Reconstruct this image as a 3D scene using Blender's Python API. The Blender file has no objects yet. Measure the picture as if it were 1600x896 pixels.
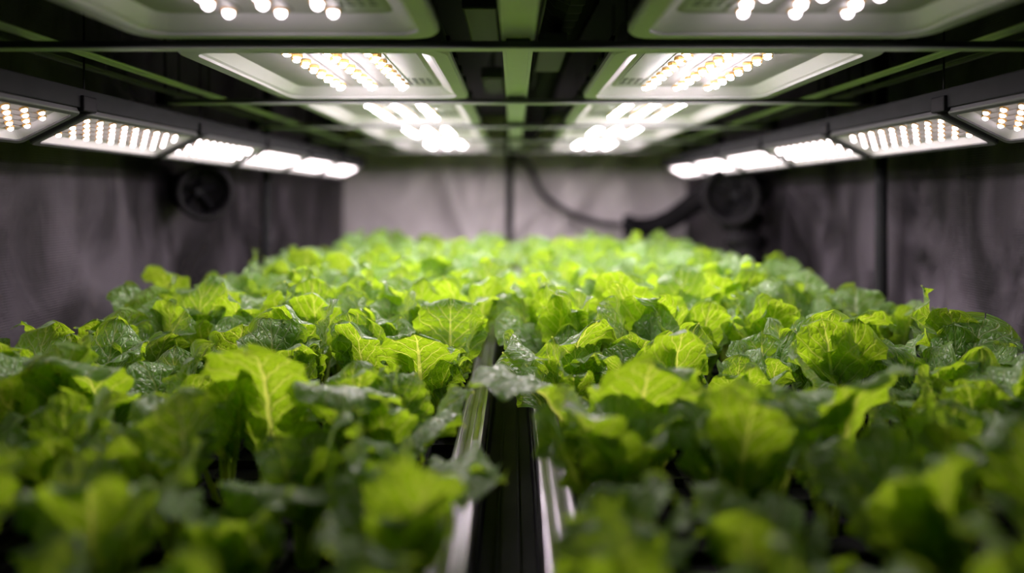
import bpy, bmesh, math, random
from mathutils import Vector, Matrix

random.seed(11)
PI = math.pi
SC = bpy.context.scene
COL = SC.collection
CZ = 1.0                      # height of the camera above the floor


# ------------------------------------------------------------------ helpers
def V(x, y, z):
    """a point given relative to the camera height"""
    return Vector((x, y, z + CZ))


def new_obj(name, me, parent=None):
    o = bpy.data.objects.new(name, me)
    COL.objects.link(o)
    if parent is not None:
        o.parent = parent
    return o


def tag(o, label, cat, group=None, kind=None):
    o['label'] = label
    o['category'] = cat
    if group:
        o['group'] = group
    if kind:
        o['kind'] = kind
    return o


def thing(name, label, cat, loc, rot=(0, 0, 0), group=None):
    o = bpy.data.objects.new(name, None)
    o.empty_display_size = 0.05
    COL.objects.link(o)
    o.location = loc
    o.rotation_euler = rot
    return tag(o, label, cat, group)


def mesh_from(name, bm, mats, smooth=False):
    bmesh.ops.recalc_face_normals(bm, faces=bm.faces)
    me = bpy.data.meshes.new(name)
    bm.to_mesh(me)
    bm.free()
    for m in (mats if isinstance(mats, (list, tuple)) else [mats]):
        me.materials.append(m)
    if smooth:
        me.polygons.foreach_set('use_smooth', [True] * len(me.polygons))
    return me


def build(name, bm, mats, parent=None, smooth=False):
    return new_obj(name, mesh_from(name, bm, mats, smooth), parent)


def box(bm, lo, hi, bev=0.0, mi=0):
    r = bmesh.ops.create_cube(bm, size=1.0)
    vs = r['verts']
    lo, hi = Vector(lo), Vector(hi)
    c, s = (lo + hi) / 2, hi - lo
    for v in vs:
        v.co = Vector((v.co.x * s.x, v.co.y * s.y, v.co.z * s.z)) + c
    fs = {f for v in vs for f in v.link_faces}
    for f in fs:
        f.material_index = mi
    if bev > 0:
        es = list({e for v in vs for e in v.link_edges})
        bmesh.ops.bevel(bm, geom=es, offset=bev, segments=2, affect='EDGES', profile=0.6)


def rrect(hx, hy, r, n=5, cx=0, cy=0):
    pts = []
    for (sx, sy, a0) in ((1, 1, 0), (-1, 1, PI / 2), (-1, -1, PI), (1, -1, 3 * PI / 2)):
        for k in range(n + 1):
            a = a0 + k * PI / 2 / n
            pts.append((cx + sx * (hx - r) + r * math.cos(a), cy + sy * (hy - r) + r * math.sin(a)))
    return pts


def loft(bm, loops, close_first=False, close_last=False, mi=0):
    """bridge a list of closed loops of 3d points"""
    rows = [[bm.verts.new(p) for p in L] for L in loops]
    n = len(rows[0])
    fs = []
    for a, b in zip(rows[:-1], rows[1:]):
        for i in range(n):
            fs.append(bm.faces.new((a[i], a[(i + 1) % n], b[(i + 1) % n], b[i])))
    if close_first:
        fs.append(bm.faces.new(rows[0]))
    if close_last:
        fs.append(bm.faces.new(list(reversed(rows[-1]))))
    for f in fs:
        f.material_index = mi
    return fs


def tube(bm, pts, r, n=8, caps=True):
    """round tube through pts; r a number or one per point"""
    pts = [Vector(p) for p in pts]
    rs = r if isinstance(r, (list, tuple)) else [r] * len(pts)
    loops = []
    up = Vector((0, 0, 1))
    prev = None
    for i, p in enumerate(pts):
        t = (pts[min(i + 1, len(pts) - 1)] - pts[max(i - 1, 0)]).normalized()
        if prev is None:
            a = t.cross(up)
            if a.length < 1e-3:
                a = t.cross(Vector((0, 1, 0)))
        else:
            a = prev - t * prev.dot(t)
        a.normalize()
        prev = a
        b = t.cross(a)
        loops.append([p + (a * math.cos(k * 2 * PI / n) + b * math.sin(k * 2 * PI / n)) * rs[i] for k in range(n)])
    loft(bm, loops, caps, caps)


def spline(ctrl, n=8):
    """Catmull-Rom through control points"""
    c = [Vector(p) for p in ctrl]
    c = [c[0] * 2 - c[1]] + c + [c[-1] * 2 - c[-2]]
    out = []
    for i in range(1, len(c) - 2):
        for k in range(n):
            t = k / n
            p0, p1, p2, p3 = c[i - 1:i + 3]
            out.append(0.5 * ((2 * p1) + (p2 - p0) * t + (2 * p0 - 5 * p1 + 4 * p2 - p3) * t * t + (3 * p1 - p0 - 3 * p2 + p3) * t ** 3))
    out.append(c[-2])
    return out


# ------------------------------------------------------------------ materials
def mat(name):
    m = bpy.data.materials.new(name)
    m.use_nodes = True
    nt = m.node_tree
    nt.nodes.clear()
    out = nt.nodes.new('ShaderNodeOutputMaterial')
    return m, nt, out


def N(nt, t, **kw):
    n = nt.nodes.new(t)
    for k, v in kw.items():
        setattr(n, k, v)
    return n


def math_node(nt, op, a, b=None, clamp=False):
    n = N(nt, 'ShaderNodeMath', operation=op, use_clamp=clamp)
    for i, x in enumerate((a, b)):
        if x is None:
            continue
        if isinstance(x, (int, float)):
            n.inputs[i].default_value = x
        else:
            nt.links.new(x, n.inputs[i])
    return n.outputs[0]


def mix_rgb(nt, fac, a, b, blend='MIX'):
    n = N(nt, 'ShaderNodeMix', data_type='RGBA', blend_type=blend)
    for s, x in ((n.inputs[0], fac), (n.inputs[6], a), (n.inputs[7], b)):
        if isinstance(x, (int, float)):
            s.default_value = x
        elif isinstance(x, tuple):
            s.default_value = (*x, 1)
        else:
            nt.links.new(x, s)
    return n.outputs[2]


def plain(name, col, rough=0.5, metal=0.0, noise=0.12, scale=30, bump=0.0, spec=0.5):
    m, nt, out = mat(name)
    p = N(nt, 'ShaderNodeBsdfPrincipled')
    tc = N(nt, 'ShaderNodeTexCoord')
    nz = N(nt, 'ShaderNodeTexNoise')
    nz.inputs['Scale'].default_value = scale
    nz.inputs['Detail'].default_value = 4
    nt.links.new(tc.outputs['Object'], nz.inputs['Vector'])
    dark = tuple(c * (1 - noise) for c in col)
    lite = tuple(min(1, c * (1 + noise)) for c in col)
    nt.links.new(mix_rgb(nt, nz.outputs['Fac'], dark, lite), p.inputs['Base Color'])
    p.inputs['Roughness'].default_value = rough
    p.inputs['Metallic'].default_value = metal
    p.inputs['Specular IOR Level'].default_value = spec
    if bump:
        b = N(nt, 'ShaderNodeBump')
        b.inputs['Strength'].default_value = bump
        b.inputs['Distance'].default_value = 0.004
        nt.links.new(nz.outputs['Fac'], b.inputs['Height'])
        nt.links.new(b.outputs[0], p.inputs['Normal'])
    nt.links.new(p.outputs[0], out.inputs[0])
    return m


def foil_mat(name, col, rough, metal, ripstop=True, crumple=0.5, lo=0.45, hi=2.6):
    """reflective tent fabric: fine woven ribs and soft crumpling"""
    m, nt, out = mat(name)
    p = N(nt, 'ShaderNodeBsdfPrincipled')
    tc = N(nt, 'ShaderNodeTexCoord')
    p.inputs['Metallic'].default_value = metal
    mp = N(nt, 'ShaderNodeMapping')
    mp.inputs['Scale'].default_value = (1, 1, 0.6)
    nt.links.new(tc.outputs['Object'], mp.inputs['Vector'])
    nz = N(nt, 'ShaderNodeTexNoise')
    nz.inputs['Scale'].default_value = 4.2
    nz.inputs['Detail'].default_value = 5
    nz.inputs['Distortion'].default_value = 0.8
    nt.links.new(mp.outputs[0], nz.inputs['Vector'])
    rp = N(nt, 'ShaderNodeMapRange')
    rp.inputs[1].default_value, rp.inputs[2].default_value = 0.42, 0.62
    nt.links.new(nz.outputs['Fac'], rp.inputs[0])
    nt.links.new(mix_rgb(nt, rp.outputs[0], tuple(c * lo for c in col), tuple(c * hi for c in col)), p.inputs['Base Color'])  # smudges of reflected light painted into the base colour as mottling
    r = N(nt, 'ShaderNodeMapRange')
    r.inputs[1].default_value, r.inputs[2].default_value = 0.3, 0.7
    r.inputs[3].default_value, r.inputs[4].default_value = rough - 0.12, rough + 0.12
    nt.links.new(nz.outputs['Fac'], r.inputs[0])
    nt.links.new(r.outputs[0], p.inputs['Roughness'])
    b = N(nt, 'ShaderNodeBump')
    b.inputs['Strength'].default_value = crumple
    b.inputs['Distance'].default_value = 0.05
    nt.links.new(nz.outputs['Fac'], b.inputs['Height'])
    last = b
    if ripstop:
        w = N(nt, 'ShaderNodeTexWave', wave_type='BANDS', bands_direction='Z')
        w.inputs['Scale'].default_value = 55
        w.inputs['Distortion'].default_value = 0.4
        nt.links.new(tc.outputs['Object'], w.inputs['Vector'])
        b2 = N(nt, 'ShaderNodeBump')
        b2.inputs['Strength'].default_value = 0.8
        b2.inputs['Distance'].default_value = 0.003
        nt.links.new(w.outputs['Fac'], b2.inputs['Height'])
        nt.links.new(b.outputs[0], b2.inputs['Normal'])
        last = b2
    nt.links.new(last.outputs[0], p.inputs['Normal'])
    nt.links.new(p.outputs[0], out.inputs[0])
    return m


def emit_mat(name, col, strength):
    m, nt, out = mat(name)
    e = N(nt, 'ShaderNodeEmission')
    e.inputs[0].default_value = (*col, 1)
    e.inputs[1].default_value = strength
    nt.links.new(e.outputs[0], out.inputs[0])
    return m


def leaf_mat(name, dark, lite, thru, vein):
    m, nt, out = mat(name)
    uv = N(nt, 'ShaderNodeUVMap', uv_map='leaf')
    sep = N(nt, 'ShaderNodeSeparateXYZ')
    nt.links.new(uv.outputs[0], sep.inputs[0])
    u = math_node(nt, 'ABSOLUTE', math_node(nt, 'MULTIPLY', math_node(nt, 'SUBTRACT', sep.outputs[0], 0.5), 2.0))
    s = sep.outputs[1]
    oi = N(nt, 'ShaderNodeObjectInfo')
    off = math_node(nt, 'MULTIPLY', oi.outputs['Random'], 40.0)
    comb = N(nt, 'ShaderNodeCombineXYZ')
    nt.links.new(sep.outputs[0], comb.inputs[0])
    nt.links.new(math_node(nt, 'MULTIPLY', s, 1.15), comb.inputs[1])
    nt.links.new(off, comb.inputs[2])
    nz = N(nt, 'ShaderNodeTexNoise')
    nz.inputs['Scale'].default_value = 4.5
    nz.inputs['Detail'].default_value = 3
    nt.links.new(comb.outputs[0], nz.inputs['Vector'])
    wob = math_node(nt, 'MULTIPLY', math_node(nt, 'SUBTRACT', nz.outputs['Fac'], 0.5), 0.9)
    # side veins leave the midrib and sweep towards the tip
    f = math_node(nt, 'SUBTRACT', math_node(nt, 'MULTIPLY', s, 6.5), math_node(nt, 'MULTIPLY', math_node(nt, 'POWER', u, 0.85), 2.6))
    f = math_node(nt, 'ADD', f, wob)
    tri = math_node(nt, 'ABSOLUTE', math_node(nt, 'SUBTRACT', math_node(nt, 'FRACT', f), 0.5))
    side = N(nt, 'ShaderNodeMapRange', interpolation_type='SMOOTHSTEP')
    side.inputs[1].default_value, side.inputs[2].default_value = 0.085, 0.025
    nt.links.new(tri, side.inputs[0])
    sidev = math_node(nt, 'MULTIPLY', side.outputs[0], math_node(nt, 'SUBTRACT', 1.1, math_node(nt, 'MULTIPLY', u, 0.7)))
    # fine net between them
    vo = N(nt, 'ShaderNodeTexVoronoi', feature='DISTANCE_TO_EDGE')
    vo.inputs['Scale'].default_value = 11
    nt.links.new(comb.outputs[0], vo.inputs['Vector'])
    net = N(nt, 'ShaderNodeMapRange', interpolation_type='SMOOTHSTEP')
    net.inputs[1].default_value, net.inputs[2].default_value = 0.07, 0.0
    nt.links.new(vo.outputs['Distance'], net.inputs[0])
    mid = N(nt, 'ShaderNodeMapRange', interpolation_type='SMOOTHSTEP')
    mid.inputs[1].default_value, mid.inputs[2].default_value = 1.15, 0.75
    at = N(nt, 'ShaderNodeAttribute', attribute_name='rib')
    nt.links.new(at.outputs['Fac'], mid.inputs[0])
    v = math_node(nt, 'MAXIMUM', math_node(nt, 'MAXIMUM', sidev, math_node(nt, 'MULTIPLY', mid.outputs[0], 1.3)), math_node(nt, 'MULTIPLY', net.outputs[0], 0.22), clamp=True)
    vfac = math_node(nt, 'MULTIPLY', v, 0.85, clamp=True)
    # blade colour
    tone = mix_rgb(nt, nz.outputs['Fac'], dark, lite)
    tone = mix_rgb(nt, math_node(nt, 'MULTIPLY', oi.outputs['Random'], 0.45), tone, lite)
    upper = mix_rgb(nt, vfac, tone, vein)
    under = mix_rgb(nt, vfac, mix_rgb(nt, nz.outputs['Fac'], (0.17, 0.36, 0.020), (0.26, 0.46, 0.035)), vein)
    geo = N(nt, 'ShaderNodeNewGeometry')
    base = mix_rgb(nt, geo.outputs['Backfacing'], upper, under)
    th = mix_rgb(nt, vfac, thru, (0.86, 0.92, 0.16))
    p = N(nt, 'ShaderNodeBsdfPrincipled')
    nt.links.new(base, p.inputs['Base Color'])
    p.inputs['Roughness'].default_value = 0.33
    spec = math_node(nt, 'SUBTRACT', 1.0, math_node(nt, 'MULTIPLY', geo.outputs['Backfacing'], 0.7))
    nt.links.new(spec, p.inputs['Specular IOR Level'])
    p.inputs['Sheen Weight'].default_value = 0.6
    p.inputs['Sheen Roughness'].default_value = 0.45
    p.inputs['Sheen Tint'].default_value = (1, 1, 1, 1)
    tr = N(nt, 'ShaderNodeBsdfTranslucent')
    nt.links.new(th, tr.inputs[0])
    # relief: puckered tissue between sunken veins
    h = math_node(nt, 'SUBTRACT', math_node(nt, 'ADD', math_node(nt, 'MULTIPLY', nz.outputs['Fac'], 0.6), math_node(nt, 'MULTIPLY', vo.outputs['Distance'], 0.5)), math_node(nt, 'MULTIPLY', v, 0.5))
    b = N(nt, 'ShaderNodeBump')
    b.inputs['Strength'].default_value = 0.8
    b.inputs['Distance'].default_value = 0.008
    nt.links.new(h, b.inputs['Height'])
    nt.links.new(b.outputs[0], p.inputs['Normal'])
    nt.links.new(b.outputs[0], tr.inputs['Normal'])
    mx = N(nt, 'ShaderNodeMixShader')
    mx.inputs[0].default_value = 0.54
    nt.links.new(p.outputs[0], mx.inputs[1])
    nt.links.new(tr.outputs[0], mx.inputs[2])
    nt.links.new(mx.outputs[0], out.inputs[0])
    return m


def rib_mat():
    m, nt, out = mat('pale midrib')
    p = N(nt, 'ShaderNodeBsdfPrincipled')
    tc = N(nt, 'ShaderNodeTexCoord')
    nz = N(nt, 'ShaderNodeTexNoise')
    nz.inputs['Scale'].default_value = 25
    nt.links.new(tc.outputs['Object'], nz.inputs['Vector'])
    c = mix_rgb(nt, nz.outputs['Fac'], (0.40, 0.56, 0.08), (0.56, 0.66, 0.18))
    nt.links.new(c, p.inputs['Base Color'])
    p.inputs['Roughness'].default_value = 0.4
    tr = N(nt, 'ShaderNodeBsdfTranslucent')
    tr.inputs[0].default_value = (0.62, 0.72, 0.06, 1)
    mx = N(nt, 'ShaderNodeMixShader')
    mx.inputs[0].default_value = 0.4
    nt.links.new(p.outputs[0], mx.inputs[1])
    nt.links.new(tr.outputs[0], mx.inputs[2])
    nt.links.new(mx.outputs[0], out.inputs[0])
    return m


M_LEAF = leaf_mat('green leaf', (0.085, 0.25, 0.016), (0.17, 0.38, 0.035), (0.36, 0.58, 0.012), (0.50, 0.62, 0.28))
M_RIB = rib_mat()
M_FRAME = plain('grey lamp casing', (0.58, 0.58, 0.59), 0.42, 0.0, 0.06)
M_REFL = plain('white reflector', (0.88, 0.84, 0.88), 0.35, 0.0, 0.03)
M_BOARD = plain('grey lamp board', (0.55, 0.51, 0.54), 0.45, 0.0, 0.08)
M_AMBER = plain('amber phosphor', (0.75, 0.42, 0.10), 0.35, 0.0, 0.1)
M_LED = emit_mat('lit diode', (1.0, 0.865, 0.92), 105.0)
M_LED4 = emit_mat('lit rear diode', (1.0, 0.865, 0.92), 430.0)
M_LED3 = emit_mat('lit front diode', (1.0, 0.865, 0.92), 9.0)
M_LED2 = emit_mat('lit small diode', (1.0, 0.865, 0.92), 9.5)
M_DARK = plain('black steel', (0.022, 0.023, 0.025), 0.6, 0.0, 0.25, spec=0.04)
M_SIDE = plain('dark grey casing', (0.10, 0.10, 0.105), 0.5, 0.0, 0.1, spec=0.2)
M_BEAM = plain('grey painted steel', (0.72, 0.73, 0.73), 0.4, 0.0, 0.06)
M_BAR = plain('grey steel bar', (0.10, 0.10, 0.105), 0.5, 0.0, 0.1)
M_RAILM = plain('brushed aluminium', (0.40, 0.38, 0.43), 0.34, 0.85, 0.06)
M_PLASTIC = plain('black plastic', (0.012, 0.012, 0.014), 0.55, 0.0, 0.3, bump=0.15, spec=0.06)
M_CABLE = plain('black rubber', (0.012, 0.012, 0.014), 0.55, 0.0, 0.2, spec=0.2)
M_HOSE = plain('black hose fabric', (0.010, 0.0095, 0.011), 0.65, 0.0, 0.3, bump=0.3, spec=0.08)
M_INK = plain('grey ink', (0.05, 0.05, 0.05), 0.6)
M_LABEL = plain('white label', (0.62, 0.60, 0.62), 0.45, 0.0, 0.03)
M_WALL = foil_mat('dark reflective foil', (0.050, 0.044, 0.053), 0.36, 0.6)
M_BACK = foil_mat('pale tent fabric', (0.74, 0.69, 0.71), 0.5, 0.0, False, 0.3, 0.85, 1.1)
M_CEIL = plain('black tent fabric', (0.020, 0.021, 0.022), 0.6, 0.0, 0.3)
M_FLOOR = plain('dark floor sheet', (0.03, 0.03, 0.032), 0.5, 0.0, 0.3, 8, 0.2)

# ------------------------------------------------------------------ the setting
WX, BACK, FRONT, CEIL = 1.05, 3.9, -0.9, 0.48


def sheet(name, origin, ax, ay, nx, ny, disp, m):
    """a fabric sheet with real folds; disp(a, b) in metres along the normal"""
    bm = bmesh.new()
    ax, ay = Vector(ax), Vector(ay)
    nrm = ax.cross(ay).normalized()
    rows = []
    for j in range(ny + 1):
        rows.append([bm.verts.new(Vector(origin) + ax * (i / nx) + ay * (j / ny) + nrm * disp(i / nx, j / ny)) for i in range(nx + 1)])
    for j in range(ny):
        for i in range(nx):
            bm.faces.new((rows[j][i], rows[j][i + 1], rows[j + 1][i + 1], rows[j + 1][i]))
    o = build(name, bm, m, None, True)
    o['kind'] = 'structure'
    return o


def folds_side(seed, depth):
    r = random.Random(seed)
    ks = [(r.uniform(10, 60), r.uniform(0, 6.28), r.uniform(-3, 3), r.uniform(0.2, 1)) for _ in range(9)]

    def f(a, b):
        return depth * sum(w * math.sin(k * a + ph + q * b) * (0.4 + 0.6 * math.sin(q + 2.2 * b) ** 2) for k, ph, q, w in ks) / 3
    return f


def folds_back(a, b):
    # long soft pleats hanging from the top corners and from the middle pole
    x = a - 0.5
    v = 0.026 * math.sin(38 * x + 3.0 * b) * (0.5 + 0.5 * math.sin(6 * x + 1))
    v += 0.05 * math.exp(-((x + 0.18 + 0.25 * (b - 0.7)) / 0.035) ** 2) + 0.05 * math.exp(-((x + 0.08 - 0.1 * (b - 0.7)) / 0.03) ** 2)
    v += 0.05 * math.exp(-((x - 0.15 - 0.6 * (b - 0.6)) / 0.04) ** 2) + 0.04 * math.exp(-((x - 0.05 - 0.9 * (b - 0.6)) / 0.03) ** 2)
    return v


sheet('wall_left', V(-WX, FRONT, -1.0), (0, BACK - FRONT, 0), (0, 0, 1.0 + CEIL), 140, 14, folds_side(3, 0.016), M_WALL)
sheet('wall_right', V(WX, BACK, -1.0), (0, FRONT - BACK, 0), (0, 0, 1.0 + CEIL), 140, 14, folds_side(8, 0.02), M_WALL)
sheet('wall_back', V(-WX, BACK, -1.0), (2 * WX, 0, 0), (0, 0, 1.0 + CEIL), 120, 40, folds_back, M_BACK)
sheet('ceiling', V(-WX, FRONT, CEIL), (0, BACK - FRONT, 0), (2 * WX, 0, 0), 40, 20, lambda a, b: 0.01 * math.sin(12 * a) * math.sin(9 * b), M_CEIL)
sheet('floor', V(-WX, FRONT, -1.0), (2 * WX, 0, 0), (0, BACK - FRONT, 0), 20, 40, lambda a, b: 0.0, M_FLOOR)


def pole(label, x, y, r):
    t = thing('tent_pole', label, 'pole', V(x, y, -1.0), group='black upright tent poles')
    bm = bmesh.new()
    tube(bm, [(0, 0, 0.0), (0, 0, 1.0 + CEIL - 0.012)], r, 14)
    build('tube', bm, M_DARK, t, True)
    for z in (0.55, 1.32):
        bm = bmesh.new()
        tube(bm, [(0, 0, z), (0, 0, z + 0.06)], r * 1.25, 14)
        build('connector', bm, M_PLASTIC, t, True)
    return t


pole('black upright tent pole against the left wall, behind the round vent', -1.01, 2.61, 0.017)
pole('black upright tent pole against the dark right wall', 1.01, 1.76, 0.016)
pole('black upright tent pole in the middle of the pale back wall', -0.025, BACK - 0.06, 0.020)


# ------------------------------------------------------------------ inner lamps
def dome_mesh(name, r, h, m_side, m_emit, c=0.76):
    """a diode: amber collar, glowing domed lens pointing down"""
    bm = bmesh.new()
    n = 8
    ang = [k * 2 * PI / n + PI / 8 for k in range(n)]

    def ring(rr, z):
        return [(rr * math.cos(a), rr * math.sin(a), z) for a in ang]
    loft(bm, [ring(r * 1.45, 0), ring(r * 1.35, -h * (c - 0.02)), ring(r, -h * c)], True, False, 0)
    loft(bm, [ring(r, -h * c), ring(r * 0.84, -h * (0.7 + 0.29 * c)), ring(r * 0.45, -h)], False, True, 1)
    return mesh_from(name, bm, [m_side, m_emit], False)


ME_LED = dome_mesh('led', 0.0060, 0.009, M_AMBER, M_LED, 0.68)
ME_LED_BACK = dome_mesh('led_back', 0.0052, 0.009, M_AMBER, M_LED4, 0.86)
ME_LED_FRONT = dome_mesh('led_front', 0.0068, 0.011, M_AMBER, M_LED3, 0.30)
ME_LED_SMALL = dome_mesh('led_small', 0.0045, 0.007, M_AMBER, M_LED2, 0.45)
HX_IN, HZ = 0.21, 0.22


def lamp_parts(hx, hy, leds, label_side):
    """meshes of one ceiling lamp; z = 0 is its lower rim, body rises above"""
    P = {}

    def L(h1, h2, r, z):
        return [(x, y, z) for x, y in rrect(h1, h2, r)]
    # casing: outer side, rounded lip, lower rim ring
    bm = bmesh.new()
    loft(bm, [L(hx, hy, 0.040, 0.012), L(hx, hy, 0.040, 0.004), L(hx - 0.004, hy - 0.004, 0.037, 0.0),
              L(hx - 0.026, hy - 0.022, 0.030, 0.0), L(hx - 0.028, hy - 0.024, 0.029, 0.004), L(hx - 0.028, hy - 0.024, 0.029, 0.012)])
    P['rim'] = mesh_from('rim', bm, M_FRAME)
    bm = bmesh.new()
    loft(bm, [L(hx - 0.002, hy - 0.002, 0.039, 0.012), L(hx - 0.012, hy - 0.008, 0.035, 0.05), L(hx - 0.03, hy - 0.03, 0.03, 0.058)], False, True)
    P['housing'] = mesh_from('housing', bm, M_SIDE)
    # reflector dish: sloped white sides with a seam
    bm = bmesh.new()
    loft(bm, [L(hx - 0.028, hy - 0.024, 0.029, 0.004), L(hx - 0.034, hy - 0.030, 0.027, 0.006), L(hx - 0.054, hy - 0.056, 0.022, 0.020), L(hx - 0.058, hy - 0.060, 0.02, 0.022)])
    P['reflector'] = mesh_from('reflector', bm, M_REFL, False)
    bm = bmesh.new()
    loft(bm, [L(hx - 0.050, hy - 0.052, 0.02, 0.0205), L(hx - 0.050, hy - 0.052, 0.02, 0.026)], True, True)
    P['board'] = mesh_from('board', bm, M_BOARD)
    # driver with cooling fins on top
    bm = bmesh.new()
    box(bm, (-0.05, -hy * 0.6, 0.058), (0.05, hy * 0.6, 0.085), 0.004)
    for k in range(9):
        y = -hy * 0.55 + k * hy * 1.1 / 8
        box(bm, (-0.14, y - 0.002, 0.057), (0.14, y + 0.002, 0.075))
    P['heat_sink'] = mesh_from('heat_sink', bm, M_DARK)
    # dark slots in the side that faces the aisle
    return P


def slots_mesh(hx, hy, side):
    bm = bmesh.new()
    for k in range(4):
        y = -hy * 0.7 + k * hy * 1.4 / 3
        x = side * (hx - 0.005)
        box(bm, (x - 0.003, y - 0.018, 0.026), (x + 0.003, y + 0.018, 0.036), 0.001)
    return mesh_from('slots', bm, M_PLASTIC)


def label_meshes(hy, side):
    """printed sheet beside the diodes: two short lines, a pale box and a grid of marks"""
    cx = side * 0.115
    bm = bmesh.new()
    box(bm, (cx - 0.032, -hy + 0.075, 0.0192), (cx + 0.032, hy - 0.075, 0.0208))
    a = mesh_from('label', bm, M_LABEL)
    bm = bmesh.new()
    rr = random.Random(5)

    def dash(x, y, w, h):
        box(bm, (cx + x - w / 2, y - h / 2, 0.0186), (cx + x + w / 2, y + h / 2, 0.0193))
    dash(-0.03, -0.02, 0.001, 2 * hy - 0.2)
    for x in (-0.02, -0.004, 0.013):
        dash(x, -hy + 0.10, rr.uniform(0.008, 0.014), 0.007)
    for r_ in range(5):
        for c in range(4):
            dash(-0.021 + c * 0.014, hy - 0.155 + r_ * 0.014, rr.uniform(0.006, 0.011), 0.0055)
    b = mesh_from('print', bm, M_INK)
    return a, b


ROWS = [(0.40, 0.894), (0.957, 1.447), (1.487, 1.960), (2.000, 2.470), (2.510, 3.000)]
ROWWORD = ['before the first crossbar', 'between the first and second crossbars', 'between the second and third crossbars',
           'between the third and fourth crossbars', 'behind the fourth crossbar']
for side, cx in ((-1, -0.31), (1, 0.3625)):
    # side = -1: lamps left of the centre beam, so their aisle side is +x
    aisle = -side
    for ri, (y0, y1) in enumerate(ROWS):
        hy = (y1 - y0) / 2
        P = lamp_parts(HX_IN, hy, None, aisle)
        t = thing('ceiling_lamp', 'square white LED grow lamp %s of the centre beam, %s' % ('left' if side < 0 else 'right', ROWWORD[ri]),
                  'lamp', V(cx, (y0 + y1) / 2, HZ), group='LED lamps either side of the centre beam')
        for k in ('rim', 'housing', 'reflector', 'board', 'heat_sink'):
            new_obj(k, P[k], t)
        new_obj('slots', slots_mesh(HX_IN, hy, aisle), t)
        a, b = label_meshes(hy, aisle)
        la = new_obj('label', a, t)
        new_obj('print', b, la)
        for sx in (-1, 1):
            bm = bmesh.new()
            for sy in (-1, 1):
                tube(bm, [(sx * 0.12, sy * hy * 0.7, 0.055), (sx * 0.12, sy * hy * 0.7, CEIL - HZ - 0.012)], 0.0016, 6)
            build('hanger_wire', bm, M_DARK, t)
        n = max(6, int(round((2 * hy - 0.17) / (0.021 if ri else 0.034))))
        for c in range(3):
            lx = aisle * (-0.055 + c * 0.066)
            bm = bmesh.new()
            box(bm, (lx - 0.016, -hy + 0.072, 0.0175), (lx + 0.016, hy - 0.072, 0.0207), 0.001)
            st = build('led_strip', bm, M_BOARD, t)
            for k in range(n):
                yy = -hy + 0.085 + k * (2 * hy - 0.17) / (n - 1)
                o = bpy.data.objects.new('led', (ME_LED_FRONT, ME_LED, ME_LED_BACK, ME_LED_BACK, ME_LED_BACK)[ri])
                COL.objects.link(o)
                o.parent = st
                o.location = (lx + (0.0045 if k % 2 else -0.0045), yy, 0.0177)

# crossbars in the gaps between the lamps
CB = [0.925, 1.467, 1.980, 2.490, 3.030]
CBW = ['first', 'second', 'third', 'fourth', 'fifth']
for i, y in enumerate(CB):
    t = thing('crossbar', 'thin grey crossbar under the lamps, %s from the front' % CBW[i], 'bar', V(0, y, HZ - 0.004), group='crossbars between the lamps')
    bm = bmesh.new()
    box(bm, (-0.80, -0.008, -0.001), (0.80, 0.008, 0.008), 0.001)
    build('bar', bm, M_BAR, t)
    bm = bmesh.new()
    box(bm, (-0.80, -0.010, -0.0035), (0.80, 0.010, -0.001), 0.0008)
    build('lip', bm, M_BEAM, t)
    for sx in (-1, 1):
        bm = bmesh.new()
        box(bm, (sx * 0.80 - 0.012, -0.02, -0.006), (sx * 0.80 + 0.012, 0.02, 0.03), 0.003)
        tube(bm, [(sx * 0.80, 0, 0.02), (sx * 0.80, 0, CEIL - HZ - 0.006)], 0.003, 6)
        build('end_bracket', bm, M_DARK, t)

# centre beam with toothed clamps
t = thing('centre_beam', 'grey steel beam running down the middle of the ceiling between the lamps', 'beam', V(0.006, 0, HZ + 0.012))
bm = bmesh.new()
box(bm, (-0.023, 0.30, 0.0), (0.023, 3.35, 0.022), 0.003)
for sx in (-1, 1):
    box(bm, (sx * 0.021 - 0.003, 0.30, -0.003), (sx * 0.021 + 0.003, 3.35, 0.002), 0.001)
build('bar', bm, M_BEAM, t)
for y in CB:
    bm = bmesh.new()
    box(bm, (-0.027, y + 0.012, -0.005), (0.027, y + 0.05, 0.026), 0.002)
    for k in range(5):
        x = -0.022 + k * 0.011
        box(bm, (x - 0.002, y + 0.010, -0.010), (x + 0.002, y + 0.048, -0.004), 0.0008)
    build('clamp', bm, M_SIDE, t)
for y in (0.6, 1.7, 2.8):
    bm = bmesh.new()
    tube(bm, [(0, y, 0.02), (0, y, CEIL - HZ - 0.024)], 0.005, 8)
    build('hanger_rod', bm, M_DARK, t)

# long side rails that carry the crossbars
for side in (-1, 1):
    for x, z, w in ((0.715, 0.222, 'inner'), (0.785, 0.222, 'outer')):
        lab = 'thin %s steel rail along the %s side of the ceiling, %s' % ('green-lit' if w == 'inner' else 'grey', 'left' if side < 0 else 'right',
                                                                          'nearer the middle' if w == 'inner' else 'nearer the wall')
        t = thing('side_rail', lab, 'rail', V(side * x, 0.2, z + 0.012), group='long thin ceiling rails')
        bm = bmesh.new()
        box(bm, (-0.004, 0, 0), (0.004, 3.1, 0.008), 0.001)
        box(bm, (-0.008, 0, 0.006), (0.008, 3.1, 0.009), 0.001)
        build('bar', bm, M_BEAM if w == 'inner' else M_BAR, t)
        bm = bmesh.new()
        for y in (0.35, 1.3, 2.25, 3.0):
            tube(bm, [(0, y, 0.006), (0, y, CEIL - z - 0.024)], 0.002, 6)
        build('hanger_wire', bm, M_DARK, t)

# ------------------------------------------------------------------ outer tilted lamps
OW, OL = 0.122, 0.405
ME_O = {}


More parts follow.
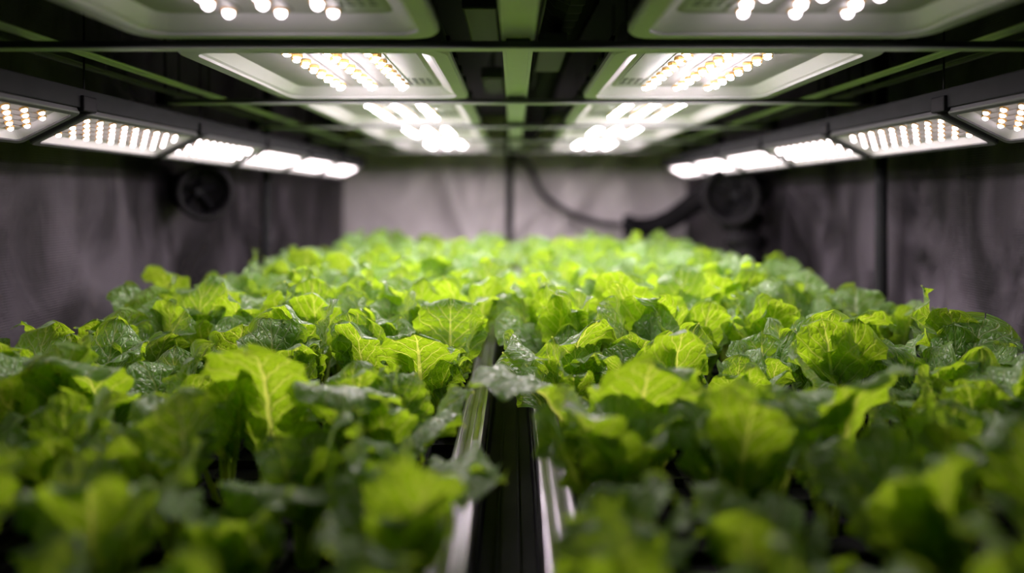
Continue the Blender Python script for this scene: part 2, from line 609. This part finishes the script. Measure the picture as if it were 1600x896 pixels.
def outer_meshes():
    hx, hy = OW / 2, OL / 2 - 0.003

    def L(h1, h2, r, z):
        return [(x, y, z) for x, y in rrect(h1, h2, r, 3)]
    bm = bmesh.new()
    loft(bm, [L(hx, hy, 0.010, 0.016), L(hx, hy, 0.010, 0.002), L(hx - 0.002, hy - 0.002, 0.009, 0.0),
              L(hx - 0.010, hy - 0.012, 0.008, 0.0), L(hx - 0.010, hy - 0.012, 0.008, 0.006)])
    ME_O['rim'] = mesh_from('rim', bm, M_BAR)
    bm = bmesh.new()
    loft(bm, [L(hx, hy, 0.010, 0.016), L(hx - 0.006, hy - 0.006, 0.010, 0.03)], False, True)
    ME_O['housing'] = mesh_from('housing', bm, M_SIDE)
    bm = bmesh.new()
    loft(bm, [L(hx - 0.010, hy - 0.012, 0.008, 0.003), L(hx - 0.024, hy - 0.034, 0.006, 0.012), L(hx - 0.026, hy - 0.036, 0.006, 0.013)], False, False)
    ME_O['reflector'] = mesh_from('reflector', bm, M_REFL)
    bm = bmesh.new()
    loft(bm, [L(hx - 0.022, hy - 0.032, 0.005, 0.0125), L(hx - 0.022, hy - 0.032, 0.005, 0.0155)], True, True)
    ME_O['board'] = mesh_from('board', bm, M_BOARD)


outer_meshes()
OWORD = ['first', 'second', 'third', 'fourth', 'fifth', 'sixth']
for side in (-1, 1):
    tilt = math.atan2(0.054, 0.109) * (1 if side < 0 else -1)
    sw = 'left' if side < 0 else 'right'
    # inner edge at x .753 z .146, outer edge at x .862 z .092
    for i in range(6):
        y = 0.71 + 0.417 * i + 0.2085
        t = thing('wall_lamp', 'tilted rectangular LED lamp hung along the %s wall, %s from the front' % (sw, OWORD[i]),
                  'lamp', V(side * 0.8075, y, 0.119), (0, -tilt, 0), group='tilted lamps along the walls')
        for k in ('rim', 'housing', 'reflector', 'board'):
            new_obj(k, ME_O[k], t)
        for c in range(5):
            lx = -side * (-0.027 + c * 0.0145)
            bm = bmesh.new()
            box(bm, (lx - 0.0055, -OL / 2 + 0.036, 0.0105), (lx + 0.0055, OL / 2 - 0.036, 0.0128))
            st = build('led_strip', bm, M_BOARD, t)
            for k in range(9):
                o = bpy.data.objects.new('led', ME_LED_SMALL)
                COL.objects.link(o)
                o.parent = st
                o.location = (lx, -OL / 2 + 0.05 + (k + (0.25 if c % 2 else -0.25)) * (OL - 0.10) / 8, 0.0107)
    # the dark bar they hang from, with a clip at each joint
    t = thing('lamp_bar', 'dark flat bar carrying the tilted lamps along the %s wall' % sw, 'bar', V(side * 0.757, 0.5, 0.155), group='dark bars above the wall lamps')
    bm = bmesh.new()
    box(bm, (-0.006, 0, 0), (0.006, 2.75, 0.034), 0.002)
    build('bar', bm, M_DARK, t)
    for i in range(7):
        y = 0.21 + 0.417 * i
        bm = bmesh.new()
        box(bm, (-0.012, y - 0.018, -0.006), (0.012, y + 0.018, 0.022), 0.003)
        tube(bm, [(0, y, 0.02), (0, y, CEIL - 0.155 - 0.012)], 0.0018, 6)
        build('clip', bm, M_PLASTIC, t)

# ------------------------------------------------------------------ dark gear above the lamps
t = thing('duct_pipe', 'black round duct running along the ceiling beside the centre beam', 'duct', V(0.10, 0, 0.385))
bm = bmesh.new()
pts, rs = [], []
for k in range(150):
    pts.append((0.012 * math.sin(k * 0.07), 0.3 + k * 0.024, 0))
    rs.append(0.055 + (0.003 if k % 2 else -0.002))
tube(bm, pts, rs, 14)
build('hose', bm, M_HOSE, t)
bm = bmesh.new()
for y in (0.8, 1.6, 2.4, 3.2):
    tube(bm, [(0, y, 0.055), (0, y, CEIL - 0.385 - 0.012)], 0.004, 6)
build('strap', bm, M_CABLE, t)
for i, (x, y, z) in enumerate(((-0.055, 1.02, 0.30), (-0.055, 1.62, 0.30), (0.075, 1.22, 0.285))):
    t = thing('driver_box', ['grey lamp driver box left of the centre beam, nearer the front', 'grey lamp driver box left of the centre beam, farther back',
                             'grey lamp driver box right of the centre beam'][i], 'driver', V(x, y, z), group='driver boxes above the aisle')
    bm = bmesh.new()
    box(bm, (-0.028, 0, 0), (0.028, 0.24, 0.03), 0.004)
    build('case', bm, M_SIDE, t)
    bm = bmesh.new()
    tube(bm, spline([(0, 0.24, 0.015), (0.01, 0.30, 0.03), (-0.02, 0.34, 0.09), (0, 0.36, CEIL - z - 0.01)]), 0.003, 6)
    tube(bm, [(0, 0.12, 0.03), (0, 0.12, CEIL - z - 0.012)], 0.003, 6)
    build('lead', bm, M_CABLE, t)
cab = [
    ('black cable sagging above the front left lamps', [(-0.62, 0.55, 0.46), (-0.60, 0.72, 0.32), (-0.66, 0.82, 0.28), (-0.72, 0.95, 0.30), (-0.60, 1.15, 0.40), (-0.5, 1.3, 0.465)], 0.006),
    ('black cable looped above the second left lamp', [(-0.45, 1.5, 0.465), (-0.55, 1.6, 0.35), (-0.62, 1.75, 0.30), (-0.64, 2.0, 0.36), (-0.6, 2.2, 0.465)], 0.006),
    ('thick black strap hanging above the front right lamps', [(0.78, 0.6, 0.465), (0.80, 0.85, 0.36), (0.86, 0.98, 0.29), (0.93, 1.1, 0.34), (0.98, 1.25, 0.465)], 0.009),
    ('black cable looped above the second right lamp', [(0.62, 1.5, 0.465), (0.66, 1.62, 0.33), (0.68, 1.8, 0.29), (0.66, 2.1, 0.36), (0.6, 2.3, 0.465)], 0.006),
    ('thin black cable running above the aisle', [(0.04, 0.5, 0.465), (0.05, 0.9, 0.33), (0.045, 1.3, 0.31), (0.055, 1.9, 0.33), (0.03, 2.6, 0.465)], 0.004),
]
for lab, pts, r in cab:
    bm = bmesh.new()
    tube(bm, [V(*p) for p in spline(pts, 10)], r, 8)
    tag(build('ceiling_cable', bm, M_CABLE, None, True), lab, 'cable', 'cables above the lamps')

# ------------------------------------------------------------------ vents, hose and cable on the walls
def port(label, x, y, z, r, d, sag):
    t = thing('duct_vent', label, 'vent', V(x, y, z), group='round duct vents')
    d = Vector(d).normalized()
    a = d.cross(Vector((0, 0, 1))).normalized()
    b = a.cross(d)

    def ring(rr, off, n=28):
        return [a * (rr * math.cos(k * 2 * PI / n)) + b * (rr * math.sin(k * 2 * PI / n)) + d * off for k in range(n)]
    bm = bmesh.new()
    loft(bm, [ring(r * 0.98, 0), ring(r * 1.12, 0.004), ring(r * 1.14, 0.014), ring(r * 1.06, 0.022), ring(r * 0.92, 0.018), ring(r * 0.9, 0.0)])
    build('flange', bm, M_HOSE, t, True)
    bm = bmesh.new()
    loft(bm, [ring(r * 0.92, 0.0), ring(r * 0.95, -0.05), ring(r * 0.8, -0.11), ring(r * 0.2, -0.12)], False, True)
    build('sleeve', bm, M_HOSE, t, True)
    bm = bmesh.new()
    for k in range(5):
        an = k * 2 * PI / 5
        u = a * math.cos(an) + b * math.sin(an)
        w = d.cross(u)
        loft(bm, [[u * q + w * (s1 * (0.1 * r + 0.25 * q)) + d * (off - 0.025 * s1) for s1, off in ((-1, -0.05), (1, -0.05), (1, -0.047), (-1, -0.047))] for q in (0.15 * r, 0.5 * r, 0.82 * r)], True, True)
    build('fan_rotor', bm, M_PLASTIC, t)
    bm = bmesh.new()
    tube(bm, [d * -0.06, d * -0.03], [r * 0.2, r * 0.17], 14)
    build('hub', bm, M_PLASTIC, t)
    bm = bmesh.new()
    loft(bm, [ring(r * 0.95, -0.02), [p + Vector((0, 0, sag)) * 0.35 for p in ring(r * 0.55, -0.06)]], False, True)
    wallx = WX - abs(x)
    tube(bm, [d * -0.1, d * -0.1 + Vector((math.copysign(max(0.02, wallx - 0.02), x), 0.03, 0))], [0.02, 0.02], 10)
    build('mount', bm, M_HOSE, t)
    return t


port('dark round vent fan on the left wall below the tilted lamps', -0.955, 1.97, 0.016, 0.078, (0.75, -0.66, -0.05), -0.1)
port('dark round vent fan on the right, black hose joined to it', 0.885, 2.60, 0.005, 0.108, (-0.65, -0.76, -0.1), -0.2)

t = thing('air_hose', 'thick black flexible hose drooping across the back wall on the right', 'hose', V(0.645, 3.58, -0.158))
bm = bmesh.new()
hp = spline([(-0.01, 0, -0.005), (0.10, -0.05, -0.01), (0.20, -0.15, 0.04), (0.27, -0.35, 0.13), (0.32, -0.55, 0.20), (0.34, -0.8, 0.22), (0.335, -1.0, 0.19)], 14)
tube(bm, hp, [0.052 + (0.004 if k % 2 else -0.002) for k in range(len(hp))], 14)
build('tube', bm, M_HOSE, t)
bm = bmesh.new()
tube(bm, [Vector((-0.035, 0.0, -0.005)), Vector((0.02, -0.01, -0.006))], [0.062, 0.062], 16)
build('end_collar', bm, M_PLASTIC, t, True)
# slack sleeve that hangs down from the right vent
bm = bmesh.new()
sl = spline([(0.955, 2.74, -0.03), (0.965, 2.7, -0.12), (0.965, 2.65, -0.24), (0.955, 2.6, -0.36)], 8)
tube(bm, [V(*p) for p in sl], [0.085 + 0.014 * math.sin(k * 1.1) - 0.001 * k for k in range(len(sl))], 12)
tag(build('fabric_sleeve', bm, M_HOSE, None, True), 'slack black fabric sleeve hanging below the right vent fan', 'sleeve')

bm = bmesh.new()
cp = spline([(0.00, 3.80, 0.36), (0.01, 3.80, 0.25), (0.09, 3.78, 0.18), (0.155, 3.76, 0.035), (0.24, 3.72, -0.045), (0.385, 3.68, -0.12), (0.51, 3.62, -0.15), (0.62, 3.58, -0.160)], 10)
tube(bm, [V(*p) for p in cp], 0.017, 10)
tag(build('power_cable', bm, M_CABLE, None, True), 'black cable drooping from the middle pole across the pale back wall', 'cable')

# ------------------------------------------------------------------ grow beds
TRAY, RIM = -0.42, -0.375
for side in (-1, 1):
    x0, x1 = (-0.985, -0.05) if side < 0 else (0.035, 0.985)
    sw = 'left' if side < 0 else 'right'
    t = thing('grow_bed', 'long black tray bed of leafy plants on the %s of the aisle' % sw, 'bed', V((x0 + x1) / 2, 1.8, -1.0), group='grow beds')
    hx, y0, y1 = (x1 - x0) / 2, -1.45, 1.45
    top = TRAY + 1.0
    bm = bmesh.new()
    box(bm, (-hx + 0.012, y0, top - 0.05), (hx - 0.012, y1, top - 0.012))
    nx, ny = 14, 44                       # ribs between the planting cells
    for i in range(nx + 1):
        x = -hx + 0.03 + i * (2 * hx - 0.06) / nx
        box(bm, (x - 0.004, y0 + 0.01, top - 0.013), (x + 0.004, y1 - 0.01, top))
    for j in range(ny + 1):
        y = y0 + 0.02 + j * (y1 - y0 - 0.04) / ny
        box(bm, (-hx + 0.02, y - 0.004, top - 0.013), (hx - 0.02, y + 0.004, top + 0.001))
    build('cell_tray', bm, M_PLASTIC, t)
    bm = bmesh.new()
    ox = side * hx                         # outer rim by the wall
    box(bm, (min(ox, ox - side * 0.02), y0, top - 0.06), (max(ox, ox - side * 0.02), y1, RIM + 1.0), 0.004)
    box(bm, (min(ox, ox - side * 0.03), y0, RIM + 0.992), (max(ox, ox - side * 0.03), y1, RIM + 1.0), 0.002)
    for yy in (y0, y1 - 0.02):
        box(bm, (-hx, yy, top - 0.06), (hx, yy + 0.02, RIM + 1.0), 0.004)
    build('rim', bm, M_PLASTIC, t)
    bm = bmesh.new()                       # bright rail by the aisle: a lipped channel
    ix = -side * hx
    lo, hi = (ix, ix + 0.04) if side > 0 else (ix - 0.04, ix)
    box(bm, (lo, y0, top - 0.06), (hi, y1, RIM + 0.990), 0.002)
    for xx in (lo, hi - 0.006):
        box(bm, (xx, y0, RIM + 0.988), (xx + 0.006, y1, RIM + 1.0), 0.0015)
    box(bm, ((lo + hi) / 2 - 0.004, y0, RIM + 0.988), ((lo + hi) / 2 + 0.004, y1, RIM + 0.995), 0.001)
    build('aluminium_rail', bm, M_RAILM, t)
    for lx in (-hx + 0.05, hx - 0.05):
        for ly in (y0 + 0.06, y1 - 0.06):
            bm = bmesh.new()
            box(bm, (lx - 0.018, ly - 0.018, 0.0), (lx + 0.018, ly + 0.018, top - 0.05), 0.003)
            build('leg', bm, M_DARK, t)
t = thing('drain_channel', 'narrow black channel between the two bright rails of the aisle', 'channel', V(-0.0075, 1.8, -1.0))
bm = bmesh.new()
box(bm, (-0.040, -1.45, 0.50), (0.040, 1.45, 0.51))
for x in (-0.0400, 0.0375):
    box(bm, (x, -1.45, 0.505), (x + 0.0025, 1.45, 0.575))
for x in (-0.018, 0.012):
    box(bm, (x, -1.45, 0.508), (x + 0.004, 1.45, 0.520), 0.001)
build('trough', bm, M_PLASTIC, t)
for ly in (-1.3, 0.0, 1.3):
    bm = bmesh.new()
    box(bm, (-0.03, ly - 0.015, 0.0), (0.03, ly + 0.015, 0.5), 0.003)
    build('leg', bm, M_DARK, t)


# ------------------------------------------------------------------ leaves and plants
def spine(p, n=40):
    """points and elevation angles along petiole + blade in the (y, z) plane"""
    tot = p['pet'] + p['len']
    pts, es = [(0.0, 0.0)], []
    for k in range(n):
        t = (k + 0.5) / n
        e = p['e0'] + (p['e1'] - p['e0']) * t ** p['pw']
        es.append(e)
        y, z = pts[-1]
        pts.append((y + math.cos(e) * tot / n, z + math.sin(e) * tot / n))
    es.append(p['e0'] + (p['e1'] - p['e0']))
    return pts, es


def at_spine(pts, es, t):
    n = len(pts) - 1
    f = min(max(t, 0), 1) * n
    i = min(int(f), n - 1)
    w = f - i
    return (pts[i][0] * (1 - w) + pts[i + 1][0] * w, pts[i][1] * (1 - w) + pts[i + 1][1] * w, es[i] * (1 - w) + es[min(i + 1, n)] * w)


def half_width(s, W):
    m = 0.60
    if s < m:
        q = 1 - (1 - s / m) ** 2
        w = q ** 0.95
    else:
        w = max(0.0, 1 - ((s - m) / (1 - m)) ** 2.3) ** 0.5
    return max(0.0015, W / 2 * w)


def leaf_geo(p, rng, nu=18, nv=26):
    """blade grid and midrib tube of one leaf; +y leads away from the plant, upper face turns to the plant"""
    pts, es = spine(p)
    tot = p['pet'] + p['len']
    tp = p['pet'] / tot
    ph = [rng.uniform(0, 6.28) for _ in range(8)]
    A, kf = p['ruf'] * 1.35, p['kf'] * 1.1
    bend, twist = p.get('bend', 0), p.get('twist', 0)

    def frame(t):
        y, z, e = at_spine(pts, es, t)
        T = Vector((0, math.cos(e), math.sin(e)))
        X = Vector((1, 0, 0))
        a = twist * max(0, t - tp * 0.5)
        nrm = X.cross(T)
        Xr = X * math.cos(a) + nrm * math.sin(a)
        nr = nrm * math.cos(a) - X * math.sin(a)
        return Vector((bend * t * t, y, z)), T, Xr, nr
    V_, F_, UV_, RB_ = [], [], [], []
    for j in range(nv + 1):
        s = j / nv
        s2 = 1 - (1 - s) ** 1.25              # closer rows towards the round tip
        c, T, X, nn = frame(tp + (1 - tp) * s2)
        w = half_width(s2, p['W'])
        cup = p['cup'] * (1 - s2) + p['tipcup'] * s2
        for i in range(nu + 1):
            q = -1 + 2 * i / nu
            u = math.copysign(abs(q) ** 1.5, q)
            sd = 0 if u < 0 else 1
            au = abs(u)
            edge = 1 + 0.045 * math.sin(kf * 2.3 * s2 + ph[sd]) + 0.025 * math.sin(kf * 5.1 * s2 + ph[2 + sd])
            ww = w * (1 + (edge - 1) * au)
            if abs(cup) > 0.02:
                R = 1 / cup
                xx, off = ww * R * math.sin(u * cup), ww * R * (1 - math.cos(u * cup))
            else:
                xx, off = ww * u, 0
            off += A * au ** 2.2 * math.sin(kf * s2 + ph[4 + sd]) * min(1, s2 * 2.5)
            off += A * 0.45 * au ** 3 * math.sin(kf * 2.4 * s2 + ph[6 + sd])
            off += p.get('blis', 0.003) * math.sin(9 * u + 13 * s2 + ph[1]) * math.sin(17 * s2 - 5 * u + ph[2]) * (1 - 0.3 * au)
            # the blade rises between the midrib and the edge: a shallow keel
            off += 0.10 * w * (au ** 0.8) * (1 - s2 * 0.6)
            rw = p['rib'] * max(0.16, (1 - s2) ** 0.9)
            off -= rw * 0.9 * math.exp(-(xx / rw) ** 2)      # the midrib stands out on the underside
            RB_.append(abs(xx) / rw)
            pt = c + X * xx + nn * off
            if s2 > 0.85:
                pt += T * (-0.012 * (s2 - 0.85) / 0.15 * (1 - au) * math.sin(ph[5]))
            V_.append(pt)
            UV_.append((0.5 + 0.5 * u, s2))
    for j in range(nv):
        for i in range(nu):
            a = j * (nu + 1) + i
            F_.append((a, a + 1, a + nu + 2, a + nu + 1))
    RV, RF = [], []
    nr, ns = 7, 18
    for k in range(ns + 1):
        t = k / ns * (tp + (1 - tp) * 0.16)
        c, T, X, nn = frame(t)
        q = 1 - t
        if t < tp:
            rw, rh = p['rib'] * (1.0 + 0.35 * (1 - t / max(tp, 0.01))), p['rib'] * 0.75
        else:
            z = (t - tp) / (1 - tp)
            rw = rh = p['rib'] * max(0.10, 0.9 - 4.6 * z)
        for m in range(nr):
            a = m * 2 * PI / nr
            RV.append(c + X * (rw * math.cos(a)) + nn * (rh * math.sin(a) - rh * 0.35))
    for k in range(ns):
        for m in range(nr):
            RF.append((k * nr + m, k * nr + (m + 1) % nr, (k + 1) * nr + (m + 1) % nr, (k + 1) * nr + m))
    RF.append(tuple(range(nr)))
    RF.append(tuple(reversed([ns * nr + m for m in range(nr)])))
    return (V_, F_, UV_, RB_), (RV, RF)


def leaf_meshes(p, rng, joined=False):
    (v, f, uv, rb), (rv, rf) = leaf_geo(p, rng)
    nb = len(f)
    if joined:
        k = len(v)
        v, f = v + rv, f + [tuple(i + k for i in q) for q in rf]
    me = bpy.data.meshes.new('leaf')
    me.from_pydata(v, [], f)
    lay = me.uv_layers.new(name='leaf')
    for li, lp in enumerate(me.loops):
        lay.data[li].uv = uv[lp.vertex_index] if lp.vertex_index < len(uv) else (0.5, 0.2)
    me.attributes.new('rib', 'FLOAT', 'POINT').data.foreach_set('value', (rb + [9.0] * (len(v) - len(rb))))
    me.materials.append(M_LEAF)
    if joined:
        me.materials.append(M_RIB)
        me.polygons.foreach_set('material_index', [0] * nb + [1] * (len(f) - nb))
    me.polygons.foreach_set('use_smooth', [True] * len(me.polygons))
    if joined:
        return me, None
    mr = bpy.data.meshes.new('petiole')
    mr.from_pydata(rv, [], rf)
    mr.materials.append(M_RIB)
    mr.polygons.foreach_set('use_smooth', [True] * len(mr.polygons))
    return me, mr


D = math.radians


def params(kind, rng):
    u = rng.uniform
    if kind == 'inner':
        return dict(pet=u(.055, .08), len=u(.095, .125), W=u(.065, .09), e0=D(u(82, 90)), e1=D(u(55, 95)), pw=2.0, cup=u(.5, .9), tipcup=u(-.3, .5),
                    ruf=u(.004, .008), kf=u(9, 14), rib=.0034, bend=u(-.015, .015), twist=u(-.5, .5))
    if kind == 'mid':
        return dict(pet=u(.06, .085), len=u(.150, .185), W=u(.095, .125), e0=D(u(80, 88)), e1=D(u(0, 88)), pw=u(5, 9), cup=u(.3, .8), tipcup=u(-.8, .2),
                    ruf=u(.006, .012), kf=u(9, 15), rib=.0042, bend=u(-.03, .03), twist=u(-.7, .7))
    return dict(pet=u(.06, .085), len=u(.135, .17), W=u(.09, .12), e0=D(u(71, 82)), e1=D(u(-30, 62)), pw=u(3.0, 6.0), cup=u(.1, .6), tipcup=u(-1.0, -.1),
                ruf=u(.007, .013), kf=u(9, 15), rib=.0042, bend=u(-.03, .03), twist=u(-.8, .8))


KINDS = {'inner': 7, 'mid': 12, 'outer': 9}
LIB = {}
for kd, n in KINDS.items():
    LIB[kd] = []
    for i in range(n):
        r = random.Random('%s%d' % (kd, i))
        p = params(kd, r)
        LIB[kd].append((leaf_meshes(p, random.Random(i), False), leaf_meshes(p, random.Random(i), True)))


def add_leaf(root, meshes, az, scale, lean, off):
    """az 0 = away from the camera (+y), turning towards -x; lean tips it outwards"""
    o = bpy.data.objects.new('leaf', meshes[0])
    COL.objects.link(o)
    o.parent = root
    o.rotation_euler = Matrix.Rotation(az, 3, 'Z').to_euler() if not lean else (Matrix.Rotation(az, 3, 'Z') @ Matrix.Rotation(-lean, 3, 'X')).to_euler()
    o.location = (-math.sin(az) * off, math.cos(az) * off, 0)
    o.scale = (scale,) * 3
    if meshes[1] is not None:
        r = bpy.data.objects.new('petiole', meshes[1])
        COL.objects.link(r)
        r.parent = o
    return o


def fill_leaves(root, rng, n, near, hs, avoid=(), kinds=None):
    a = rng.uniform(0, 6.28)
    seq = kinds or (['outer', 'mid', 'mid', 'outer', 'mid', 'inner', 'mid', 'inner'])[:n]
    for i, kd in enumerate(seq):
        a += 2.4 + rng.uniform(-.35, .35)
        az = a
        if any(abs((az - b + PI) % (2 * PI) - PI) < 0.8 for b in avoid):
            az += 1.4
        m = rng.choice(LIB[kd])[0 if near else 1]
        add_leaf(root, m, az, hs * rng.uniform(.88, 1.10), rng.uniform(-.05, .12), {'outer': .012, 'mid': .008, 'inner': .003}[kd])


# grid of planting places
COLS_L = [-0.118 - 0.135 * k for k in range(6)]
COLS_R = [0.102 + 0.137 * k for k in range(6)]
ROWY = [0.463 + 0.137 * k for k in range(19)]
ORD = ['first', 'second', 'third', 'fourth', 'fifth', 'sixth', 'seventh', 'eighth', 'ninth', 'tenth', 'eleventh', 'twelfth', 'thirteenth',
       'fourteenth', 'fifteenth', 'sixteenth', 'seventeenth', 'eighteenth', 'nineteenth']
CELLS = {}
for sd, cols in (('left', COLS_L), ('right', COLS_R)):
    for ci, x in enumerate(cols):
        for ri, y in enumerate(ROWY):
            r = random.Random(hash_ := (ci * 131 + (ri - 1) * 17 + (0 if sd == 'left' else 7000)))
            CELLS[(sd, ci, ri)] = dict(x=x + r.uniform(-.018, .018), y=y + r.uniform(-.022, .022), seed=hash_, hero=[])

# leaves that stand out in the photo: apex x, apex y (1600 x 896 px), distance, width in m, azimuth in degrees (180 = towards the camera,
# 0 = away, 90 = left, 270 = right), e1, pw, cup, tipcup, blade share
HERO = [
    (390, 550, 0.80, .140, 178, 2, 5.0, .35, -.5, 'with a tall upright yellow-ribbed leaf, front left'),
    (645, 519, 1.02, .130, 176, 0, 5.0, .30, -.9, 'whose rounded leaf with a pale curled top stands in sharp focus'),
    (706, 463, 1.22, .130, 358, 72, 3.0, .35, .1, 'with a crinkled white-veined leaf standing beside the left rail'),
    (878, 502, 1.08, .130, 215, 30, 3.0, .30, -.6, 'with a tilted sharply veined leaf just right of the aisle'),
    (1016, 563, 0.78, .135, 182, 20, 5.0, .35, -.5, 'with a large blurred upright leaf, second from the right rail'),
    (880, 618, 0.72, .105, 120, 35, 2.5, .60, .1, 'with a bright yellow-green folded leaf beside the right rail'),
    (1400, 578, 0.72, .160, 205, 15, 4.0, .50, -.3, 'with the broadest dark leaf at front right'),
    (1240, 612, 0.76, .125, 170, -50, 2.6, .15, -.5, 'with a drooping white-veined leaf at front right'),
    (1352, 488, 1.16, .135, 185, 12, 4.0, .35, -.7, 'with a ruffled back-lit leaf against the dark right wall'),
    (1535, 490, 1.10, .120, 300, 40, 3.0, .35, -.3, 'with a silvery crinkled leaf, farthest to the right'),
    (1450, 517, 1.06, .110, 230, 25, 3.0, .40, -.6, 'with overlapping veined leaves low by the right wall'),
    (242, 415, 1.62, .115, 160, 35, 3.0, .45, -.3, 'with a lone leaf rising above the others by the left wall'),
    (735, 728, 0.70, .120, 262, -35, 1.8, .10, -.5, 'with a pale drooping leaf reaching over the left rail'),
    (545, 604, 0.80, .135, 195, -45, 3.0, .25, -.7, 'with a glossy draped leaf at front left'),
    (160, 497, 1.16, .115, 190, 25, 3.5, .40, -.5, 'with a sharp leaf edge by the left wall'),
    (30, 502, 1.06, .120, 150, 25, 3.5, .40, -.5, 'with a leaf cut by the left edge of the view'),
    (85, 560, 0.82, .140, 170, 0, 3.5, .40, -.5, 'with a broad shaded leaf, front left corner'),
    (285, 478, 1.28, .135, 180, 0, 5.0, .30, -.7, 'with a fan-shaped back-lit leaf'),
    (385, 502, 1.13, .110, 220, 40, 3.0, .35, -.4, 'with a pointed veined leaf turned sideways'),
    (1340, 444, 1.52, .120, 330, 50, 3.0, .25, -.2, 'with a pale open leaf before the right pole'),
    (1426, 478, 1.36, .070, 190, 60, 3.0, .60, .2, 'with a small narrow leaf standing up by the right wall'),
    (1192, 520, 1.13, .105, 340, 65, 3.0, .40, .1, 'with a silvery ribbed upright leaf'),
    (782, 462, 1.36, .100, 250, -10, 2.0, .30, -.3, 'with a leaf arching over the left rail'),
    (800, 545, 1.02, .105, 110, -5, 2.2, .30, -.2, 'with a bright leaf reaching left over the aisle'),
    (775, 582, 0.84, .115, 100, -30, 2.2, .40, -.4, 'with a long leaf draped over the right rail'),
    (450, 762, 0.66, .130, 185, -30, 2.5, .30, -.6, 'with a dark blurred leaf, very front left'),
    (1565, 602, 0.88, .120, 265, -35, 2.2, .25, -.4, 'with a leaf drooping over the outer rim on the right'),
    (705, 648, 0.84, .105, 255, -20, 2.4, .20, -.6, 'with a flat-topped leaf beside the left rail'),
]
F, PX, PY = 1000.0, 803.0, 308.0
for hi, (ax, ay, dist, W, az, e1, pw, cup, tc, desc) in enumerate(HERO):
    rng = random.Random(900 + hi)
    apex = Vector(((ax - PX) / F * dist, dist, -(ay - PY) / F * dist))
    height = apex.z - TRAY
    p = dict(pet=.36, len=.64, W=W * 1.06, e0=D(83), e1=D(e1), pw=pw, cup=cup, tipcup=tc, ruf=rng.uniform(.006, .010), kf=rng.uniform(9, 14), rib=.0046,
             bend=rng.uniform(-.01, .01), twist=rng.uniform(-.25, .25))
    pts, es = spine(p)
    k = max(range(len(pts)), key=lambda i: pts[i][1])
    S = (height - 0.004) / pts[k][1]
    p['pet'] *= S
    p['len'] *= S
    a = D(az)
    out = pts[k][0] * S
    bx, by = apex.x + math.sin(a) * out, apex.y - math.cos(a) * out
    sd = 'left' if bx < -0.01 else 'right'
    if sd == 'left':
        bx = min(bx, -0.105)
    else:
        bx = max(bx, 0.09)
    bx = max(-0.90, min(0.91, bx))
    free = [c for c in CELLS if c[0] == sd and not CELLS[c]['hero']]
    cell = min(free, key=lambda c: (CELLS[c]['x'] - bx) ** 2 + (CELLS[c]['y'] - by) ** 2)
    CELLS[cell].update(x=bx, y=by)
    CELLS[cell]['hero'] = [(p, a, desc, rng)]

for (sd, ci, ri), c in CELLS.items():
    rng = random.Random(c['seed'])
    near = ri < 9
    place = '%s bed, %s row from the front, %s from the aisle' % (sd, ORD[ri], ORD[ci])
    if c['hero']:
        lab = 'leafy green plant ' + c['hero'][0][2]
    else:
        lab = 'leafy green plant in the ' + place
    root = thing('leafy_green', lab, 'plant', V(c['x'], c['y'], TRAY), group='leafy greens in the grow beds')
    hs = rng.uniform(.90, 1.10) * (0.66, 0.75, 0.77, 0.80, 0.85, 0.88, 0.92, 0.96)[min(ri, 7)] * (0.86 if ci == 5 and ri > 7 else 1.0) * (0.84 if ci < 2 and ri == 1 else 1.0)
    if c['hero']:
        p, a, desc, hr = c['hero'][0]
        add_leaf(root, leaf_meshes(p, hr), a, 1.0, 0, 0.0)
        fill_leaves(root, rng, 9, near, hs * 0.85, (a,), ['outer', 'mid', 'outer', 'mid', 'inner', 'mid', 'inner'])
    else:
        fill_leaves(root, rng, 9, near, hs)
    if ci == 0 and 2 <= ri <= 11 and rng.random() < 0.8:
        # plants beside the aisle stretch a leaf out over the rail
        add_leaf(root, rng.choice(LIB['outer'])[0 if near else 1], D(270 if sd == 'left' else 90) + rng.uniform(-.5, .5), hs * rng.uniform(.85, 1.05), rng.uniform(.05, .22), .012)

# ------------------------------------------------------------------ world, camera, colour
w = bpy.data.worlds.new('World')
SC.world = w
w.use_nodes = True
w.node_tree.nodes['Background'].inputs[0].default_value = (0.02, 0.02, 0.022, 1)
w.node_tree.nodes['Background'].inputs[1].default_value = 0.3

cam = bpy.data.cameras.new('camera')
co = bpy.data.objects.new('camera', cam)
COL.objects.link(co)
co.location = (0, 0, CZ)
co.rotation_euler = (PI / 2, 0, 0)
cam.sensor_width = 36.0
cam.lens = 36.0 * F / 1600
cam.shift_x = -(PX - 800) / 1600
cam.shift_y = -(448 - PY) / 1600
cam.clip_start = 0.02
cam.dof.use_dof = True
cam.dof.focus_distance = 1.08
cam.dof.aperture_fstop = (cam.lens / 1000) / 0.027
SC.camera = co

SC.view_settings.view_transform = 'Standard'
SC.view_settings.look = 'None'
SC.view_settings.gamma = 1.0
SC.view_settings.use_curve_mapping = False
SC.view_settings.exposure = 0.68
cy = SC.cycles
cy.adaptive_threshold = 0.03
cy.max_bounces = 8
cy.diffuse_bounces = 5
cy.transmission_bounces = 6
cy.glossy_bounces = 3
cy.sample_clamp_indirect = 6.0
cy.use_denoising = True
cy.use_light_tree = True
cy.caustics_reflective = False
